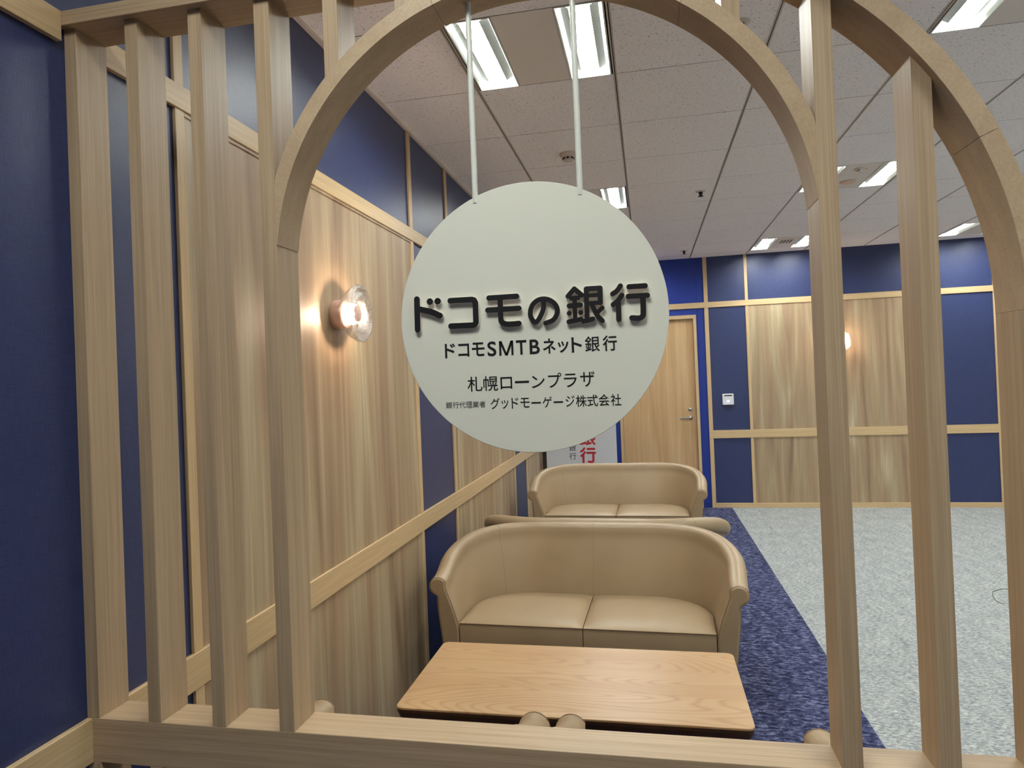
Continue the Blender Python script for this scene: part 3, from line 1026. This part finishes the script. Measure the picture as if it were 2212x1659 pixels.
def make_table(label, group):
    root = thing('coffee_table', label, 'table', (0, 0, 0), 0, group)
    hx, hy, r = 0.597, 0.303, 0.028
    def rr(hx_, hy_, r_):
        out = []
        for cx, cy, a0 in ((hx_ - r_, hy_ - r_, 0), (-hx_ + r_, hy_ - r_, PI / 2), (-hx_ + r_, -hy_ + r_, PI), (hx_ - r_, -hy_ + r_, 1.5 * PI)):
            for k in range(9):
                a = a0 + PI / 2 * k / 8
                out.append((cx + r_ * math.cos(a), cy + r_ * math.sin(a)))
        return out
    def slab(levels, mat, name, par):
        b_ = MB()
        L = [rr(hx - i, hy - i, max(0.006, r - i)) for i, z in levels]
        n = len(L[0])
        v_ = [(x, y, z) for (i, z), l in zip(levels, L) for x, y in l]
        b_.add(v_[-n:], [tuple(range(n))])
        b_.add(v_[:n], [tuple(range(n))[::-1]])
        for q in range(len(levels) - 1):
            b_.add(v_, [(q * n + k, q * n + (k + 1) % n, (q + 1) * n + (k + 1) % n, (q + 1) * n + k) for k in range(n)])
        return b_.build(name, mat, par)
    top = slab([(0.0, 0.4935), (0.0, 0.4985), (0.0015, 0.5)], M_OAK, 'tabletop', root)
    slab([(0.022, 0.455), (0.010, 0.462), (0.0015, 0.482), (0.0008, 0.4933)], M_EDGE, 'edge_band', root)
    slab([(0.046, 0.405), (0.046, 0.4548)], M_EDGE, 'dark_underside_box', root)  # dark box added to stand for the shaded space under the top
    for sx in (-1, 1):
        for sy in (-1, 1):
            b_ = MB()
            b_.tube([(sx * 0.545, sy * 0.255, 0.0), (sx * 0.530, sy * 0.236, 0.404)], 0.019, 18)
            b_.build('leg', M_STEEL, root)
    return root
t1 = make_table('oak coffee table with dark edge in front of the nearest sofa', 'oak coffee tables between the sofas')
t1.location = (0.915, 1.288, 0)
t2 = copy_tree(t1)
t2.location = (0.92, 3.905, 0)
t2['label'] = 'oak coffee table mostly hidden between the two farther sofas'

# ------------------------------------------------------------------ wall sconces
def make_sconce(label):
    root = thing('wall_sconce', label, 'wall lamp', (0, 0, 0), 0, 'glass wall sconces on the wood panels')
    b_ = MB()
    b_.lathe([(0.056, 0.0), (0.058, 0.004), (0.058, 0.046), (0.054, 0.05), (0.012, 0.05), (0.012, 0.058), (0.0, 0.058)], (0, 0, 0), (1, 0, 0), 40)
    b_.build('base', M_COPPER, root)
    b_ = MB()
    b_.lathe([(0.0, 0.0725), (0.003, 0.073), (0.005, 0.0755), (0.006, 0.0785), (0.005, 0.0815), (0.003, 0.084), (0.0, 0.0845)], (0, 0, 0), (1, 0, 0), 16)
    b_.build('bulb', M_BULB, root)
    b_ = MB()
    b_.lathe([(0.040, 0.056), (0.042, 0.066), (0.042, 0.080), (0.039, 0.089), (0.033, 0.093)], (0, 0, 0), (1, 0, 0), 40, ripple=0.02, nrip=9)
    b_.build('added_glow_sleeve', M_FROST, root)  # sleeve added to catch the bulb light and glow white
    b_ = MB()
    prof = [(0.058, 0.048), (0.074, 0.052), (0.088, 0.062), (0.099, 0.075), (0.108, 0.090), (0.114, 0.104), (0.115, 0.112), (0.111, 0.117), (0.104, 0.118),
            (0.098, 0.113), (0.092, 0.108), (0.084, 0.110), (0.076, 0.116), (0.067, 0.118), (0.059, 0.112), (0.052, 0.104), (0.047, 0.094), (0.046, 0.080), (0.050, 0.066), (0.054, 0.055), (0.058, 0.048)]
    b_.lathe(prof, (0, 0, 0), (1, 0, 0), 72, ripple=0.012, nrip=14)
    b_.build('glass_shade', M_GLASS, root)
    b_ = MB()
    b_.lathe([(0.0, 0.094), (0.030, 0.094), (0.033, 0.097), (0.030, 0.100), (0.0, 0.101)], (0, 0, 0), (1, 0, 0), 32)
    b_.build('cap', M_COPPER, root)
    return root
sc1 = make_sconce('lit clear glass sconce on the near left wall panel')
sc1.location = (0.005, 1.297, 1.910)
sc2 = copy_tree(sc1)
sc2.location = (3.40, YF - 0.005, 1.912); sc2.rotation_euler = (0, 0, -PI / 2)
sc2['label'] = 'small lit glass sconce far away on the far wall panel, half hidden by a post'

# ------------------------------------------------------------------ ceiling fittings
def make_light(label):
    root = thing('ceiling_light', label, 'ceiling light', (0, 0, ZC), 0, 'recessed ceiling lights')
    w, l = 0.093, 0.3195
    h = 0.06
    b_ = MB()
    # housing: rim, side walls and back, open below
    b_.box(-w, -w + 0.006, -l, l, -0.003, h); b_.box(w - 0.006, w, -l, l, -0.003, h)
    b_.box(-w, w, -l, -l + 0.006, -0.003, h); b_.box(-w, w, l - 0.006, l, -0.003, h)
    b_.box(-w, w, -l, l, h, h + 0.004)
    b_.build('housing', M_WHITE, root)
    b_ = MB(); b_.box(-0.030, 0.030, -l + 0.012, l - 0.012, 0.036, 0.042); b_.build('light_tube', M_TUBE, root)
    for sx in (-1, 1):
        r_ = MB()
        x0, x1 = sx * 0.040, sx * 0.072
        v_ = [(x0, -l + 0.045, 0.012), (x0, l - 0.045, 0.012), (x1, l - 0.045, 0.030), (x1, -l + 0.045, 0.030), (x0, -l + 0.045, 0.0145), (x0, l - 0.045, 0.0145), (x1, l - 0.045, 0.0325), (x1, -l + 0.045, 0.0325)]
        r_.add(v_, [(0, 1, 2, 3), (7, 6, 5, 4), (0, 4, 5, 1), (1, 5, 6, 2), (2, 6, 7, 3), (3, 7, 4, 0)])
        r_.build('reflector', M_REFL, root)
    return root
proto = None
LBL = {
 (0, -1, 0): 'bright recessed ceiling light nearest the left wall, seen beside the left sign rod',
 (0, -1, 1): 'bright recessed ceiling light seen beside the right sign rod',
 (0, 3, 0): 'recessed ceiling light hidden behind the round sign, left of its visible twin',
 (0, 3, 1): 'recessed ceiling light peeping over the upper right edge of the round sign',
 (0, 7, 0): 'farthest recessed ceiling light near the left wall, behind the sign',
 (0, 7, 1): 'farthest recessed ceiling light behind the right half of the sign',
 (3, -1, 0): 'recessed ceiling light in the top right corner above the large arch',
 (3, -1, 1): 'recessed ceiling light just beyond the top right corner',
 (3, 3, 0): 'recessed ceiling light cut by the post, left of the chrome fitting',
 (3, 3, 1): 'recessed ceiling light between the two right posts, right of the chrome fitting',
 (3, 7, 0): 'recessed ceiling light over the far wood panel, left of the dark vent slots',
 (3, 7, 1): 'recessed ceiling light half hidden by the post, right of the dark vent slots',
 (6, 7, 0): 'recessed ceiling light at far right, touching the large arch',
 (6, 7, 1): 'recessed ceiling light at far right hidden behind the large arch',
 (6, 3, 0): 'recessed ceiling light on the right side behind the large arch, left one',
 (6, 3, 1): 'recessed ceiling light on the right side behind the large arch, right one',
}
ROWNAME = {-5: 'behind the camera', -1: 'first row past the screen', 3: 'second row', 7: 'row by the far wall'}
COLNAME = {0: 'first column', 3: 'second column', 6: 'third column', 9: 'fourth column'}
for i in LIGHT_COLS:
    for j in LIGHT_ROWS:
        x0, x1, y0, y1 = cell(i, j)
        if y0 < YB or y1 > YF or not lit_cell(i, j):
            continue
        for k, xc in enumerate((x0 + 0.108, x1 - 0.108)):
            lb = LBL.get((i, j, k), 'ceiling light %s, %s, %s of pair' % (ROWNAME[j], COLNAME[i], 'left' if k == 0 else 'right'))
            if proto is None:
                o = proto = make_light(lb)
            else:
                o = copy_tree(proto)
                o['label'] = lb
            o.location = (xc, (y0 + y1) / 2, ZC)

t = thing('smoke_detector', 'round pale smoke detector on the ceiling beside the right sign rod', 'smoke detector', (0.802, 2.963, ZC))
b = MB(); b.lathe([(0.052, 0.0), (0.052, 0.012), (0.046, 0.020), (0.034, 0.024)], (0, 0, 0), (0, 0, -1), 36); b.build('base', M_OFF, t)
b = MB(); b.lathe([(0.034, 0.022), (0.032, 0.042), (0.026, 0.048), (0.0, 0.050)], (0, 0, 0), (0, 0, -1), 36); b.build('sensor_cap', M_OFF, t)
b = MB()
for k in range(8):
    a = 2 * PI * k / 8
    c_, s_ = math.cos(a), math.sin(a)
    b.tube([(0.0325 * math.cos(a - 0.22), 0.0325 * math.sin(a - 0.22), -0.033), (0.034 * c_, 0.034 * s_, -0.033), (0.0325 * math.cos(a + 0.22), 0.0325 * math.sin(a + 0.22), -0.033)], 0.005, 8)
b.build('vent_slot', M_SLOT, t)
def sprinkler(x, y, label):
    q = thing('sprinkler', label, 'sprinkler', (x, y, ZC), 0, 'ceiling sprinklers')
    b_ = MB(); b_.lathe([(0.040, 0.0), (0.038, 0.004), (0.020, 0.006), (0.0, 0.006)], (0, 0, 0), (0, 0, -1), 28); b_.build('collar', M_OFF, q)
    b_ = MB(); b_.lathe([(0.016, 0.004), (0.015, 0.020), (0.010, 0.026), (0.010, 0.034), (0.020, 0.036), (0.020, 0.039), (0.0, 0.040)], (0, 0, 0), (0, 0, -1), 24); b_.build('head', M_SLOT, q)
    return q
sprinkler(1.640, 1.585, 'ceiling sprinkler just above the right shoulder of the small arch')
sprinkler(1.677, 4.177, 'ceiling sprinkler in the middle of the ceiling right of the sign')
sprinkler(1.685, 6.756, 'farthest small ceiling sprinkler, near the far wall above the door')
t = thing('chrome_ceiling_fitting', 'small chrome round fitting on the ceiling between the two far right lights', 'ceiling fitting', (2.742, 3.965, ZC))  # plain chrome fitting that gives off no light
b = MB(); b.lathe([(0.045, 0.0), (0.045, 0.004), (0.030, 0.007), (0.026, 0.004), (0.0, 0.004)], (0, 0, 0), (0, 0, -1), 32); b.build('ring', M_CHROME, t)
b = MB(); b.lathe([(0.020, 0.004), (0.018, 0.014), (0.008, 0.018), (0.0, 0.018)], (0, 0, 0), (0, 0, -1), 24); b.build('lens', M_CHROME, t)  # small chrome dome with no lamp in it
t = thing('ceiling_speaker', 'small round disc with a painted warm reflection on the ceiling beside the chrome fitting', 'ceiling fitting', (2.742, 4.285, ZC))
b = MB(); b.lathe([(0.050, 0.0), (0.050, 0.006), (0.042, 0.012), (0.0, 0.013)], (0, 0, 0), (0, 0, -1), 32); b.build('cover', M_COPPER, t)  # a warm reflection is put into the cover colour
b = MB(); b.lathe([(0.050, 0.0), (0.054, 0.001), (0.054, 0.004), (0.050, 0.006)], (0, 0, 0), (0, 0, -1), 32); b.build('ring', M_OFF, t)
t = thing('air_vent', 'small dark slotted air vent between two far ceiling lights', 'vent', (2.745, 6.64, ZC))
b = MB(); b.box(-0.075, 0.075, -0.11, 0.11, -0.003, 0.0); b.build('plate', M_CEILPLAIN, t)
for k in range(4):
    b = MB(); b.box(-0.055 + k * 0.032, -0.055 + k * 0.032 + 0.014, -0.09, 0.09, -0.0045, -0.003); b.build('slot', M_SLOT, t)

# ------------------------------------------------------------------ card reader, wire
t = thing('card_reader', 'small white card reader on the navy strip beside the door', 'card reader', (2.151, YF, 1.288))
b = MB(); b.bbox(-0.064, 0.064, -0.032, 0.0, -0.066, 0.066, 0.006); b.build('housing', M_PLASTIC, t)
b = MB(); b.bbox(-0.046, 0.046, -0.034, -0.030, 0.040, 0.054, 0.001); b.build('slot', M_SLOT, t)
b = MB(); b.bbox(-0.016, 0.016, -0.0335, -0.031, -0.030, -0.012, 0.001); b.build('indicator_light', M_LED, t)
b = MB(); b.tube([(3.70, 4.235, 0.004), (3.653, 4.236, 0.004), (3.60, 4.222, 0.004), (3.53, 4.16, 0.004), (3.484, 4.05, 0.004), (3.462, 3.955, 0.004), (3.475, 3.89, 0.004)], 0.0022, 8)
tag(b.build('thin_wire', M_WIRE), 'thin curled wire lying on the grey carpet at the right', 'wire')
